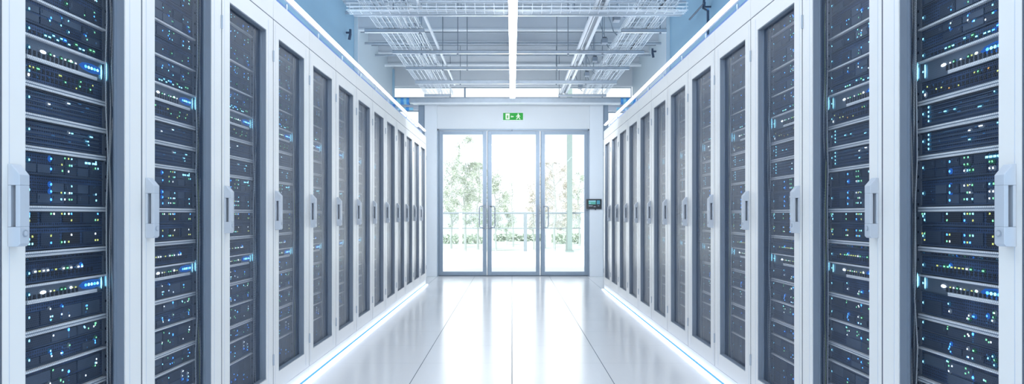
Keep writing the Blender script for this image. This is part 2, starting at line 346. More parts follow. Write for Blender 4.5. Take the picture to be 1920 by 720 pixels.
# ------------------------------------------------------------------ server cabinets
def cabinet(s, k, label):
    """s=-1 left row, +1 right row; local x runs across, front plane at x=0, depth goes towards s"""
    rt = empty('server_cabinet', (s*AX, Y0+STEP*k, 0), label, 'server cabinet', 'white server cabinets along the %s side' % ('left' if s<0 else 'right'))
    W = STEP; e = .0022
    b = MB(); D = .66
    b.box((s*.034, e, .08), (s*D, .022, ZTOP), 'inside'); b.box((s*.034, W-.022, .08), (s*D, W-e, ZTOP), 'inside')
    b.box((s*(D-.02), .022, .08), (s*D, W-.022, ZTOP), 'inside'); b.box((s*.034, .022, ZTOP-.11), (s*D, W-.022, ZTOP-.09), 'inside')
    b.box((s*.034, .022, .08), (s*D, W-.022, .10), 'inside'); b.box((s*.03, e, ZTOP-.012), (s*D, W-e, ZTOP), 'cab')
    b.build('carcass', rt)
    b = MB(); b.box((s*.004, e*.5, .018), (s*.64, W-e*.5, .076), 'cab'); b.box((s*.012, 0, 0), (s*.62, W, .018), 'gap'); b.build('plinth', rt)
    b = MB(); b.box((0, e, 1.993), (s*.03, W-e, ZTOP), 'cab'); b.build('header_panel', rt, bevel=.002)
    # door frame
    y0, y1 = .0045, W-.0045; oy0, oy1 = .079, .508; z0, z1 = .081, 1.988; oz0, oz1 = .171, 1.910; T = .030
    b = MB()
    b.box((0,y0,z0),(s*T,oy0,z1),'cab'); b.box((0,oy1,z0),(s*T,y1,z1),'cab')
    b.box((0,oy0,oz1),(s*T,oy1,z1),'cab'); b.box((0,oy0,z0),(s*T,oy1,oz0),'cab')
    b.box((s*.0015,0,z0),(s*.02,.0045,z1),'gap'); b.box((s*.0015,W-.0045,z0),(s*.02,W,z1),'gap'); b.box((s*.001,y0,1.988),(s*.02,y1,1.994),'gap')
    # vertical groove lines on the far stile
    b.box((-s*.0006, oy1+.022, z0+.02), (s*.002, oy1+.0245, z1-.02), 'cab_edge'); b.box((-s*.0006, y0+.020, z0+.02), (s*.002, y0+.022, z1-.02), 'cab_edge')
    dr = b.build('door_frame', rt)
    b = MB(); t = .004
    b.box((s*.003,oy0,oz0),(s*.030,oy0+t,oz1),'liner'); b.box((s*.003,oy1-t,oz0),(s*.030,oy1,oz1),'liner')
    b.box((s*.003,oy0+t,oz1-t),(s*.030,oy1-t,oz1),'liner'); b.box((s*.003,oy0+t,oz0),(s*.030,oy1-t,oz0+t),'liner')
    b.box((s*.024,oy0+t,oz0+t),(s*.030,oy0+t+.006,oz1-t),'liner'); b.box((s*.024,oy1-t-.012,oz0+t),(s*.030,oy1-t,oz1-t),'liner')
    b.build('opening_trim', dr)
    b = MB(); b.add([(s*.026,oy0+t,oz0+t),(s*.026,oy1-t,oz0+t),(s*.026,oy1-t,oz1-t),(s*.026,oy0+t,oz1-t)], [(0,1,2,3)], 'mesh'); b.build('perforated_sheet', dr)
    # handle: chamfered D-shaped grip with a slot through it
    hy0, hy1 = .020, .053; zt, zb = 1.114, .913
    b = MB(); dp = .030
    P = [(0,zt),(-s*.008,zt),(-s*dp,zt-.026),(-s*dp,zb+.004),(-s*(dp-.004),zb),(0,zb)]
    st, sb = zt-.052, zb+.048; xi0, xi1 = -s*.008, -s*.019
    b.prism([(0,zt),(-s*.008,zt),(-s*dp,zt-.026),(-s*dp,st),(0,st)], 'y', hy0, hy1, 'handle')
    b.prism([(0,sb),(-s*dp,sb),(-s*dp,zb+.006),(-s*(dp-.006),zb),(0,zb)], 'y', hy0, hy1, 'handle')
    b.box((0,hy0,sb),(xi0,hy1,st),'handle'); b.box((xi1,hy0,sb),(-s*dp,hy1,st),'handle')
    b.box((xi0,hy0+.022,sb),(xi1,hy0+.026,st),'handle_dark')
    b.build('handle', dr, bevel=.0015)
    b = MB(); b.tube([(-s*dp,.037,zb+.032),(-s*(dp+.002),.037,zb+.032)], .0085, 'lock', 16)
    b.tube([(-s*(dp+.002),.037,zb+.032),(-s*(dp+.0026),.037,zb+.032)], .006, 'handle', 16)
    b.build('lock', dr)
    for zz in (1.80, .25):
        b = MB(); b.tube([(-s*.003, y1-.002, zz-.028), (-s*.003, y1-.002, zz+.028)], .0042, 'lock', 8); b.build('hinge', dr)
    # inner posts and cable duct
    for (a0, a1, kk) in ((.030,.058,'rail'), (.543,.570,'rail')):
        b = MB(); b.box((s*.092,a0,.10),(s*.130,a1,1.975),kk)
        zz = .13
        while zz < 1.95:
            b.box((s*.0915, (a0+a1)/2-.004, zz), (s*.093, (a0+a1)/2+.004, zz+.008), 'port'); zz += .0445
        b.build('mounting_post', rt)
    b = MB(); b.box((s*.040,.560,.11),(s*.088,.576,1.96),'duct')
    for q in range(3): b.box((s*(.044+.015*q),.5585,.11),(s*(.047+.015*q),.5605,1.96),'rail')
    b.build('cable_duct', rt)
    rnd = random.Random(5*k+(s>0)); b = MB()
    for q in range(5):
        yy = .535+.006*q; xx = .072+.004*rnd.random()
        pts = [(s*(xx+rnd.uniform(-.004,.004)), yy+rnd.uniform(-.004,.004), .12+.15*j) for j in range(13)]
        b.tube(pts, .0022, ['cable_w','cable','fiber' if k in (1,3,6) else 'cable_w','cable','cable_w'][q], 5)
    b.build('cable_bundle', rt)
    return rt
cabs = {}
for s, n in ((-1,13),(1,12)):
    side = 'left' if s<0 else 'right'
    first = None
    for k in range(n):
        if k == 0: lab = 'white server cabinet nearest the viewer in the %s row' % side
        elif k == n-1: lab = 'last white server cabinet beside the far wall in the %s row' % side
        else: lab = 'white server cabinet with mesh door, %s from the viewer in the %s row' % (ORD[k], side)
        # two prototypes per row (with and without bright fibre cables)
        if k in (0,1): cabs[s,k] = cabinet(s, k, lab)
        else: cabs[s,k] = dup_tree(cabs[s, 1 if k in (3,6) else 0], (s*AX, Y0+STEP*k, 0), lab)

# ------------------------------------------------------------------ servers
UNITS = [(1.950,1.886,'drive',0),(1.885,1.806,'leds',1),(1.805,1.713,'drive',0),(1.712,1.651,'leds',1),(1.650,1.586,'drive',0),
 (1.585,1.515,'leds',1),(1.514,1.481,'patch',0),(1.480,1.411,'switch',1),(1.410,1.354,'yellow',0),(1.353,1.268,'plain',2),
 (1.267,1.180,'plain',2),(1.179,1.101,'dense',2),(1.100,1.017,'dense',0),(1.016,.956,'dark',2),(.955,.892,'dark',0),
 (.891,.861,'patch',2),(.860,.802,'greenrow',0),(.801,.746,'switch',1),(.745,.677,'leds',0),(.676,.621,'blue',2),
 (.620,.571,'leds',0),(.570,.476,'blue',1),(.475,.401,'drive',2),(.400,.301,'leds',1),(.300,.150,'drive',1)]
DESC = {'drive':'dark server with drive bays','leds':'dark server with small blue lights','patch':'slim dark panel with dotted lights',
 'switch':'grey switch with white and blue lights','yellow':'black unit with yellow-green lights','plain':'dark slotted server under a silver bar',
 'dense':'dark server with lit light columns','dark':'black server with green and blue lights','greenrow':'dark unit with many green lights',
 'blue':'dark server with round blue lights'}
SY0, SY1, FD = .061, .540, .094     # server sides and front depth
def colx(s, which):
    return {-1:{'a':.215,'b':.300,'c':.345,'d':.375,'e':.455,'f':.500}, 1:{'a':.520,'b':.400,'c':.323,'d':.300,'e':.245,'f':.222}}[s][which]
def led(b, s, y, z, w, h, k, out=.0016):
    x = s*(FD-out)
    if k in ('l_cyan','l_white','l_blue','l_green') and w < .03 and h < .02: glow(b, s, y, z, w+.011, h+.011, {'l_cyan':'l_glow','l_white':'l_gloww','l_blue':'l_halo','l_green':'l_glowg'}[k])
    if w > .0062 and h > .0062:       # round disc, lens and painted halo alike
        n = 8; b.add([(x, y+w/2*math.cos(2*PI*i/n), z+h/2*math.sin(2*PI*i/n)) for i in range(n)], [tuple(range(n))], k)
    else:
        b.add([(x,y-w/2,z-h/2),(x,y+w/2,z-h/2),(x,y+w/2,z+h/2),(x,y-w/2,z+h/2)], [(0,1,2,3)], k)
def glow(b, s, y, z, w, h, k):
    # dim emissive disc painting the glow spilled round a light
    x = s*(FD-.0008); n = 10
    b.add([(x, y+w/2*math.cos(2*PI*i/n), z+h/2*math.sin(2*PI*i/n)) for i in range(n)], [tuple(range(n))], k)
def server_geo(ch, lt, tr, s, i, zt, zb, kind, bar, off=(0,0,0)):
    """adds chassis, lights and trim of one server to the given builders"""
    rnd = random.Random(i*7+(3 if s>0 else 0)); o = Vector(off); h = zt-zb
    class T:                          # offset writer
        def __init__(t, b): t.b = b
        def box(t, a, c, k): t.b.box(Vector(a)+o, Vector(c)+o, k)
        def add(t, vs, fs, k): t.b.add([Vector(v)+o for v in vs], fs, k)
    ch, lt, tr = T(ch), T(lt), T(tr); f = FD
    body = 'grey_front' if kind in ('switch',) else 'chassis'
    ch.box((s*f, SY0, zb+.001), (s*(f+.40), SY1, zt-.001), body)
    ch.box((s*(f-.003), SY0, zb+.001), (s*f, SY1, zb+.0035), 'bay2')
    # fascia detail
    if kind in ('drive','leds','blue','dense'):
        nb = {'drive':6,'leds':5,'blue':4,'dense':8}[kind]; wy = (SY1-SY0-.03)/nb; nr = 2 if h > .07 else 1; hz = (h-.026)/nr
        for a in range(nb):
            for r in range(nr):
                if rnd.random() < .82:
                    y0 = SY0+.015+a*wy; z0 = zb+.007+r*(hz+.003)
                    ch.box((s*(f-.004), y0+.003, z0), (s*f, y0+wy-.003, z0+hz-.003), 'bay' if rnd.random()<.6 else 'bay2')
                    if rnd.random() < .5: ch.box((s*(f-.006), y0+.008, z0+hz*.35), (s*(f-.004), y0+.013, z0+hz*.7), 'bay2')
    elif kind == 'plain':
        for r in range(5): ch.box((s*(f-.003), SY0+.02, zb+.008+r*h*.15), (s*f, SY1-.02, zb+.008+r*h*.15+.004), 'bay2')
    elif kind in ('switch','greenrow','patch','yellow'):
        n = 22; 
        for a in range(n):
            y0 = SY0+.05+a*(SY1-SY0-.09)/n
            if kind == 'switch' and a > 17: continue
            ch.box((s*(f-.0015), y0, zb+h*.22), (s*(f-.0005), y0+.010, zb+h*.45), 'port')
            if kind == 'yellow': ch.box((s*(f-.0015), y0, zb+h*.55), (s*(f-.0005), y0+.010, zb+h*.78), 'port')
        ch.box((s*(f-.0012), SY0+.012, zb+h*.3), (s*(f-.0002), SY0+.04, zb+h*.7), 'bay2')
    elif kind == 'dark':
        for a in range(5): ch.box((s*(f-.004), SY0+.02+a*.09, zb+.012), (s*f, SY0+.095+a*.09, zt-.016), 'port' if a % 2 else 'bay')
    # trims
    if bar:
        bh = .007 if bar == 1 else .0155
        tr.box((s*(f-.013), SY0, zt-bh), (s*f, SY1, zt-.001), 'silver')
        if bar == 2: tr.box((s*(f-.0135), SY0, zt-bh*.62), (s*(f-.0125), SY1, zt-bh*.42), 'liner'); tr.box((s*(f-.006), SY0, zt-bh-.004), (s*f, SY1, zt-bh), 'port')
    # lights
    L = lambda c, dz, w, hh, k: led(lt, s, c+o.y*0, zb+dz, w, hh, k)
    c = lambda q: colx(s, q)
    sg = 1 if s < 0 else -1
    def big(yy, dz, d=.0085):
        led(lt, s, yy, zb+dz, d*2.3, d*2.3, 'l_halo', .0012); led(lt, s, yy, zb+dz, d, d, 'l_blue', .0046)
    led(lt, s, c('a') if s<0 else SY1-.012, zb+h*.5, .005, .006, 'l_cyan', .0046)
    if kind == 'dense':
        for dz in ((.25,.62) if i % 2 else (.2,.48,.72)): big(c('b'), h*dz, .0078)
        for q in ('c','d','f'):
            for dz in (.22,.45,.70):
                if rnd.random()<.85: led(lt, s, c(q)+rnd.uniform(-.004,.004), zb+h*dz, .0058, .0055, rnd.choice(['l_green','l_white','l_cyan','l_yel','l_green']), .0046)
                if rnd.random()<.6: led(lt, s, c(q)+.013, zb+h*dz, .0055, .005, rnd.choice(['l_green','l_white','l_cyan']), .0046)
        if i % 2:
            for a in range(4): led(lt, s, c('e')+sg*a*.015, zb+h*.62, .012, .006, 'l_cyan', .0046)
        for a in range(10): led(lt, s, rnd.uniform(SY0+.03,SY1-.03), zb+h*rnd.uniform(.15,.8), .003, .003, 'l_dim', .0046)
    elif kind == 'dark':
        for q in 'abcdf':
            for dz in (.30,.62):
                for e in (0,.012):
                    if rnd.random()<.72: led(lt, s, c(q)+e, zb+h*dz, .0062, .0056, rnd.choice(['l_cyan','l_yel','l_green','l_blue','l_white','l_yel']), .0046)
    elif kind == 'switch':
        for a in range(5): led(lt, s, c('e')+sg*a*.0145, zb+h*.52, .013, .0095, 'l_blue' if a%3==0 else 'l_cyan', .003)
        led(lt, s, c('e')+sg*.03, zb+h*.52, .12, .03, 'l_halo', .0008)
        led(lt, s, c('b')-sg*.03, zb+h*.5, .026, .0105, 'l_white', .003)
        led(lt, s, c('d')+sg*.012, zb+h*.52, .014, .008, 'l_white', .003)
        for a in range(8): led(lt, s, c('b')+sg*(a*.0155), zb+h*.5, .007, .004, rnd.choice(['l_green','l_yel','l_white','l_dim']), .003)
        tr.box((s*(f-.010), .20 if s<0 else .10, zb+.002), (s*f, .50 if s<0 else .40, zb+.012), 'silver')
        led(lt, s, .557, zb+h*.6, .007, h*.9, 'l_cyan', .004)
        led(lt, s, .532 if s<0 else .52, zb+h*.5, .008, h*.7, 'l_cyan', .003)
    elif kind == 'yellow':
        for a in range(16): led(lt, s, rnd.uniform(.19,.5) if s<0 else rnd.uniform(.16,.52), zb+h*rnd.choice((.3,.45,.72)), .006, .0045, rnd.choice(['l_yel','l_green','l_yel','l_orange' if s>0 else 'l_yel','l_dim']), .003)
        led(lt, s, c('a'), zb+h*.3, .009, .009, 'l_white', .003)
    elif kind == 'greenrow':
        for a in range(13): led(lt, s, c('b')-sg*.06+sg*a*.0165, zb+h*.55, .009, .0045, rnd.choice(['l_green','l_dim','l_yel','l_white']), .003)
        big(c('d')+sg*.06 if s<0 else c('b'), h*.62, .0075)
    elif kind == 'patch':
        for a in range(14):
            if rnd.random()<.75: led(lt, s, c('b')-sg*.02+sg*a*.0165, zb+h*(.4 if rnd.random()<.5 else .65), .010, .004, rnd.choice(['l_cyan','l_dim','l_cyan','l_green','l_blue']), .003)
    elif kind == 'blue':
        big(c('d')-sg*.0, h*.55, .0095)
        for a in range(12): led(lt, s, rnd.choice([c('b'),c('c'),c('e'),c('f')])+rnd.uniform(-.012,.012), zb+h*rnd.uniform(.2,.8), .0055, .005, rnd.choice(['l_green','l_white','l_cyan','l_green']), .0046)
        for a in range(3): led(lt, s, c('d'), zb+h*(.15+.12*a), .006, .004, 'l_dim', .0046)
    elif kind == 'leds':
        big(c('b') if i % 3 else c('e'), h*.5, .0065)
        for a in range(18): led(lt, s, c(rnd.choice('bcdef'))+rnd.uniform(-.006,.006), zb+h*rnd.choice((.22,.36,.5,.68)), .005, .0048, rnd.choice(['l_cyan','l_white','l_green','l_blue','l_dim','l_dim']), .0046)
    elif kind == 'plain':
        for a in range(9): led(lt, s, rnd.uniform(.28,.50) if s<0 else rnd.uniform(.20,.45), zb+h*rnd.choice((.3,.42,.6,.68)), rnd.choice((.005,.010,.016)), .0035, rnd.choice(['l_dim','l_white','l_dim','l_cyan','l_dim']), .0040)
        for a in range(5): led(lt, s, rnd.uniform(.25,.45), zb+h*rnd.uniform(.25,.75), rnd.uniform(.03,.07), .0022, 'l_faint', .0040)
        if s > 0:
            for a in range(4): led(lt, s, .50, zb+h*(.2+.17*a), .006, .006, 'l_cyan', .0046)
    else:
        for a in range(14): led(lt, s, c(rnd.choice('bcdef'))+rnd.uniform(-.01,.01), zb+h*rnd.choice((.25,.4,.6)), .0045, .0045, rnd.choice(['l_cyan','l_dim','l_dim','l_green','l_blue']), .0046)
        if s > 0 or i > 15: big(c('d'), h*.5, .006)
for s in (-1,1):
    side = 'left' if s<0 else 'right'
    protos = []
    for i, (zt, zb, kind, bar) in enumerate(UNITS):
        ch, lt, tr = MB(), MB(), MB(); server_geo(ch, lt, tr, s, i, zt, zb, kind, bar)
        for k in range(6):
            loc = (s*AX, Y0+STEP*k, 0)
            which = 'nearest cabinet of the %s row' % side if k == 0 else '%s cabinet of the %s row' % (ORD[k], side)
            lab = '%s, %s from top, %s' % (DESC[kind], ORD[i], which)
            if k == 0:
                r = ch.build('rack_server', None, loc); li = lt.build('indicator_lights', r)
                ti = tr.build('silver_trim', r) if tr.v else None
                first = r
            else:
                r = first.copy(); COL.objects.link(r); r.location = loc
                for c_ in first.children:
                    d = c_.copy(); COL.objects.link(d); d.parent = r
            tag(r, lab, 'server', 'rack servers in the %s row' % side)
ch = MB()
for s, n in ((-1,13),(1,12)):
    for k in range(6, n):
        for i, (zt, zb, kind, bar) in enumerate(UNITS): server_geo(ch, ch, ch, s, i, zt, zb, kind, bar, (s*AX, Y0+STEP*k, 0))
tag(ch.build('distant_servers'), 'dark servers half hidden inside the farther cabinets of both rows', 'servers', None, 'stuff')

# ------------------------------------------------------------------ LED strips over and under the rows
for s, n in ((-1,13),(1,12)):
    side = 'left' if s<0 else 'right'; ye = Y0+STEP*n; ys = Y0
    r = empty('led_light', (s*AX, ys, ZTOP), 'long white LED strip light along the top of the %s cabinets' % side, 'strip light', 'LED strips above the cabinets')
    b = MB(); b.box((s*.006, 0, .078), (s*.024, ye-ys, .094), 'e_strip'); b.build('light_tube', r, bevel=0)
    b = MB(); b.box((s*.024, 0, .074), (s*.036, ye-ys, .098), 'cab'); b.build('backing_channel', r)
    y = .3
    while y < ye-ys:
        b = MB(); b.box((s*.034, y, 0), (s*.044, y+.012, .064), 'galv'); b.build('bracket', r); y += STEP
    b = MB(); b.box((s*.060, 0, 0), (s*.068, ye-ys, .066), 'fascia'); b.build('frosted_fascia', r)
    r = empty('floor_led_light', (s*AX, ys, 0), 'glowing LED strip at the foot of the %s cabinets' % side, 'strip light', 'LED strips at floor level')
    b = MB(); b.box((-s*.026, 0, .001), (s*.010, ye-ys, .008), 'e_floor'); b.build('light_tube', r)  # white strip widened over the floor to paint its glow there
    b = MB(); b.box((-s*.003, 0, .008), (s*.010, ye-ys, .0115), 'e_floorb'); b.build('blue_edge', r)

# ------------------------------------------------------------------ ceiling: beams, struts, trays
beams = [(8.12,.20,.16),(8.72,.24,.16),(9.34,.22,.15),(10.05,.22,.14)]
for j, (y, w, d) in enumerate(beams):
    b = MB(); b.prism([(y,ZC),(y+.04,ZC-d),(y+w-.04,ZC-d),(y+w,ZC)], 'x', -XW, XW, 'beam')
    b.box((-XW, y+.02, ZC-d-.012), (XW, y+.075, ZC-d+.006), 'beam_w'); b.box((-XW, y+w-.05, ZC-d-.008), (XW, y+w-.035, ZC-d), 'galv_d')
    tag(b.build('ceiling_beam'), '%s grey ceiling beam counted from the viewer' % ORD[j], 'beam', 'ceiling beams', 'structure')
pr = [(7.62,3.32,.018),(8.52,3.20,.016),(9.15,3.20,.014),(9.85,3.22,.022)]
for j, (y, z, r_) in enumerate(pr):
    b = MB(); b.tube([(-XW+.02,y,z),(XW-.02,y,z)], r_, 'beam_w' if j in (3,) else 'galv', 8, ); o = b.build('ceiling_conduit')
    tag(o, '%s straight conduit crossing below the ceiling beams' % ORD[j], 'conduit', 'conduits across the ceiling')
hS = 1.80; ZS = H+hS
SY = [1240*hS/dy for dy in (387,345,305,275,249,224)]
def strut(y, x0, x1, hang, label, h=.035):
    r = empty('support_strut', ((x0+x1)/2, y, ZS), label, 'strut', 'struts carrying the cable trays'); xc = (x0+x1)/2
    b = MB(); b.box((x0-xc,-.02,-h/2),(x1-xc,.02,-h/2+.003),'wire'); b.box((x0-xc,-.02,-h/2),(x1-xc,-.017,h/2),'galv'); b.box((x0-xc,.017,-h/2),(x1-xc,.02,h/2),'galv'); b.box((x0-xc,-.02,h/2-.003),(x1-xc,.02,h/2),'galv_d')
    n = int((x1-x0)/.1)
    b.build('channel', r)
    for hx in hang:
        b = MB(); b.tube([(hx-xc,0,-h/2-.01),(hx-xc,0,ZC-ZS-.0)], .005, 'galv_d', 6); b.tube([(hx-xc,0,-h/2-.014),(hx-xc,0,-h/2-.002)], .011, 'galv_d', 6); b.build('hanger_rod', r)
# first: wire basket tray across
r = empty('cross_basket_tray', (0, SY[0], ZS), 'white wire basket tray crossing the whole aisle overhead', 'cable tray'); b = MB()
for q, (yy, zz) in enumerate([(-.06,.03),(-.06,0),(-.06,-.03),(-.02,-.03),(.02,-.03),(.06,-.03),(.06,0),(.06,.03)]): b.tube([(-1.43,yy,zz),(1.52,yy,zz)], .0035, 'wire', 5)
x = -1.4
while x < 1.52: b.tube([(x,-.06,.03),(x,-.06,-.03),(x,.06,-.03),(x,.06,.03)], .0028, 'wire', 4); x += .083
b.build('wire_basket', r)
b = MB(); b.box((-1.40,.068,-.04),(1.5,.10,-.002),'galv'); b.box((-1.43,-.075,.03),(1.5,-.066,.045),'galv'); b.build('side_channel', r)
b = MB()
for q in range(3): b.tube([(-1.35+.1*q,.01*q,-.018),(-.6,.015*q-.02,-.018),(.5,.01*q,-.018),(1.45,.02*q-.02,-.018)], .006, 'cable' if q==1 else 'cable_w', 6)
b.build('cables', r)
for hx in (-1.05,-.45,.55,1.1):
    b = MB(); b.tube([(hx,.085,0),(hx,.085,ZC-ZS)], .005, 'galv_d', 6); b.build('hanger_rod', r)
strut(SY[1], -1.44, -.86, (-.9,), 'short strut under the left wire tray, nearest of the short ones')
strut(SY[1]+.0, 1.07, 1.51, (1.45,), 'short strut under the right wire tray, nearest of the short ones')
strut(SY[2], -1.32, 1.46, (-1.0,-.6,.62,1.0), 'full-width strut crossing overhead, nearest of the three')
strut(SY[3], -1.30, 1.44, (-.85,-.55,.55,1.0), 'full-width strut crossing overhead, middle of the three')
strut(SY[4], -1.31, 1.42, (-.7,.6,1.0), 'full-width strut crossing overhead, farthest of the three', .05)
strut(SY[5], -1.32, -.92, (-.93,), 'short strut under the end of the left wire tray')
strut(SY[5], .70, 1.42, (.71,1.36), 'short strut under the end of the right wire tray')
def tray(x0, x1, nl, y0, y1, label, z=ZS+.024, wall=.05):
    r = empty('wire_cable_tray', ((x0+x1)/2, y0, z), label, 'cable tray', 'wire cable trays running along the aisle'); w = (x1-x0)/2; Ln = y1-y0
    b = MB()
    for q in range(nl):
        xx = -w + 2*w*q/(nl-1); b.tube([(xx,0,0),(xx,Ln,0)], .0038, 'wire', 5)
    for xx in (-w, w):
        for zz in (wall*.5, wall): b.tube([(xx,0,zz),(xx,Ln,zz)], .0038, 'wire', 5)
    y = .05
    while y < Ln: b.tube([(-w,y,wall),(-w,y,-.003),(w,y,-.003),(w,y,wall)], .003, 'wire', 4); y += .15
    b.build('wire_basket', r)
    return r, w, Ln
def cables(r, w, Ln, n, seed):
    rnd = random.Random(seed); b = MB()
    for q in range(n):
        xx = rnd.uniform(-w+.02,w-.02); pts = [(xx+rnd.uniform(-.012,.012), (Ln-1.6)*j/14, .012+rnd.uniform(0,.008)) for j in range(15)]
        b.tube(pts, rnd.uniform(.004,.008), rnd.choice(['galv_d','galv','cable','cable_w','galv']), 5)
    b.build('cables', r)
r, w, Ln = tray(-1.31, -1.10, 5, 3.2, 10.1, 'outer wire cable tray over the left cabinets'); cables(r, w, Ln, 4, 1)
r, w, Ln = tray(-1.06, -.90, 4, 3.2, 10.1, 'inner wire cable tray beside the left outer one'); cables(r, w, Ln, 3, 2)
r, w, Ln = tray(1.09, 1.24, 4, 3.2, 10.1, 'inner wire cable tray over the right cabinets'); cables(r, w, Ln, 4, 3)
r, w, Ln = tray(1.27, 1.42, 4, 3.2, 10.1, 'outer wire cable tray beside the right inner one'); cables(r, w, Ln, 4, 4)
b = MB(); b.box((-.815,3.0,ZS+.02),(-.795,9.3,ZS+.045),'beam_w'); tag(b.build('ceiling_rail'), 'single bright white rail beside the left wire trays', 'rail')
# twin busbar rails on the right
r = empty('twin_busbar', (.77, 3.0, ZS+.02), 'pair of bright white rails running along the aisle overhead', 'busbar')
for xx, ww in ((-.052,.026),(-.018,.010),(.030,.030)):
    b = MB(); b.box((xx,0,0),(xx+ww,SY[5]-2.9,.03),'beam_w'); b.build('rail', r)
b = MB(); b.box((-.05,0,.03),(.055,SY[5]-2.9,.034),'galv_d'); b.build('backing_plate', r)
# small drooping cables between the busbar and the right trays
rnd = random.Random(11)
for j in range(7):
    y = 6.2+.62*j; x = .93+.03*(j%3); b = MB()
    b.tube([(x,y,ZC-.02),(x-.03,y+.01,ZC-.22),(x+.03,y,ZC-.38),(x+.09,y+.02,ZS+.1),(x+.13,y+.03,ZS+.06)], .005, 'galv_d', 5)
    tag(b.build('hanging_cable'), '%s thin cable hanging from the ceiling near the right trays' % ORD[j], 'cable', 'thin hanging cables')
for j in range(5):
    b = MB(); x = .99; y = SY[0]+.45+.83*j
    b.box((x-.03,y,ZS+.035),(x+.03,y+.10,ZS+.085),'galv_d'); b.box((x-.022,y+.01,ZS+.085),(x+.022,y+.09,ZS+.10),'cable'); b.tube([(x,y+.05,ZS+.1),(x,y+.05,ZC)],.004,'galv_d',5)
    tag(b.build('junction_box'), '%s small grey junction box beside the right wire trays' % ORD[j], 'junction box', 'junction boxes beside the trays')
# central lamps
for j, (a, c_) in enumerate(((2.4,4.30),(4.32,6.96),(7.0,9.58))):
    r = empty('linear_ceiling_lamp', (.008, a, 2.68), ['long white ceiling lamp nearest the viewer, mostly out of frame','long white ceiling lamp in the middle of the aisle','long white ceiling lamp at the far end of the aisle'][j], 'ceiling lamp', 'row of lamps down the centre')
    if j == 0: pass
    b = MB(); b.box((-.036,0,0),(.036,c_-a,.03),'e_lamp'); b.build('diffuser', r)
    b = MB(); b.box((-.038,0,.03),(.038,c_-a,.07),'cab'); b.box((-.038,-.004,-.001),(.038,0,.07),'cab'); b.box((-.038,c_-a,-.001),(.038,c_-a+.004,.07),'galv'); b.build('housing', r)
    for yy in (.25, c_-a-.25):
        b = MB(); b.tube([(0,yy,.07),(0,yy,ZC-2.68)], .003, 'galv', 5); b.build('suspension_rod', r)
# duct across the end wall and blue pipes
r = empty('wall_duct', (0, 10.35, 2.77), 'long grey duct running across above the glass doors', 'duct')
b = MB(); b.box((-1.6,-.06,-.035),(1.69,.06,.045),'galv'); b.box((-1.6,-.07,.035),(1.69,.06,.048),'galv_d'); b.build('channel', r)
b = MB(); b.box((-1.55,-.075,-.052),(1.69,.06,-.036),'beam_w'); b.build('lower_lip', r)
for s, xo in ((-1,-1.6),(1,1.69)):
    side = 'left' if s<0 else 'right'
    r = empty('blue_pipe', (xo, 10.35, 2.77), 'blue pipe section at the %s end of the wall duct' % side, 'pipe', 'blue pipes by the wall duct')
    b = MB(); b.tube([(0,0,0),(s*.30,0,0)], .05, 'blue_l', 14); b.build('pipe_body', r)
    for q in (.0,.09,.2): 
        b = MB(); b.tube([(s*q,0,0),(s*(q+.045),0,0)], .056, 'blue', 14); b.build('collar', r)
    b = MB(); b.tube([(-s*.06,-.05,-.13),(s*.28,-.05,-.13)], .024, 'blue_l', 10); b.tube([(s*.0,-.05,-.13),(s*.05,-.05,-.13)], .029, 'blue', 10); b.build('lower_pipe', r)
b = MB(); b.tube([(-1.89,10.5,2.1),(-1.89,10.5,3.3)], .028, 'wall_blue', 10); b.tube([(-1.89,10.5,2.62),(-1.89,10.5,2.74)], .036, 'blue', 10)
tag(b.build('vertical_pipe'), 'blue vertical pipe in the far left corner', 'pipe')
# wall fittings
def fitting(x, y, z, s, label):
    b = MB(); b.tube([(x,y,z),(x-s*.05,y,z)], .012, 'hook', 8); b.tube([(x-s*.05,y,z+.04),(x-s*.05,y,z-.015)], .014, 'hook', 8); b.tube([(x-s*.05,y,z-.015),(x-s*.035,y+.01,z-.08)], .016, 'hook', 8)
    tag(b.build('wall_fitting'), label, 'fitting')
fitting(-XW, 7.73, 3.12, -1, 'small dark fitting on the blue left wall')
fitting(XW-.0, 8.9, 3.19, 1, 'small dark fitting on the pale right wall')
b = MB(); b.tube([(XW,6.45,3.02),(XW-.06,6.45,3.02),(XW-.06,6.45,3.06),(XW-.06,7.0,3.06),(XW-.06,7.0,3.06)], .010, 'hook', 8)
b.tube([(XW-.06,6.45,3.16),(XW-.06,6.5,3.02),(XW-.05,6.38,2.96),(XW-.05,6.38,2.72)], .012, 'hook', 8); b.tube([(XW-.06,6.45,3.15),(XW-.06,6.45,3.19)], .02, 'hook', 8)
b.tube([(XW-.05,6.38,2.98),(XW-.05,6.38,2.12)], .006, 'blue', 6)
tag(b.build('wall_bracket'), 'dark bent pipe bracket on the blue right wall', 'bracket')
b = MB(); b.box((1.50,8.0,3.06),(1.62,8.10,3.085),'hook'); b.tube([(1.56,8.05,3.08),(1.56,8.05,ZC)], .005, 'galv_d', 6)
tag(b.build('ceiling_sensor'), 'small flat dark device hanging beside the right trays', 'sensor')

# ------------------------------------------------------------------ exit sign
r = empty('exit_sign', (.017, YF-.03, 2.57), 'green illuminated emergency exit sign above the doors', 'exit sign')
b = MB(); b.box((-.170,-.012,-.072),(.170,.03,.072),'beam_w'); b.build('casing', r, bevel=.003)
b = MB(); b.box((-.160,-.0135,-.055),(.160,-.0125,.060),'e_green'); b.build('green_face', r)
def pol(b, pts, k, y=-.0142): b.add([(x,y,z) for x,z in pts], [tuple(range(len(pts)))], k)
b = MB()
# doorway with a figure
pol(b, [(-.120,-.045),(-.055,-.045),(-.055,.05),(-.120,.05)], 'e_white'); pol(b, [(-.097,-.028),(-.080,-.028),(-.078,.01),(-.088,.030),(-.099,.01)], 'e_green', -.0148)
b.build('doorway_symbol', r); b = MB()
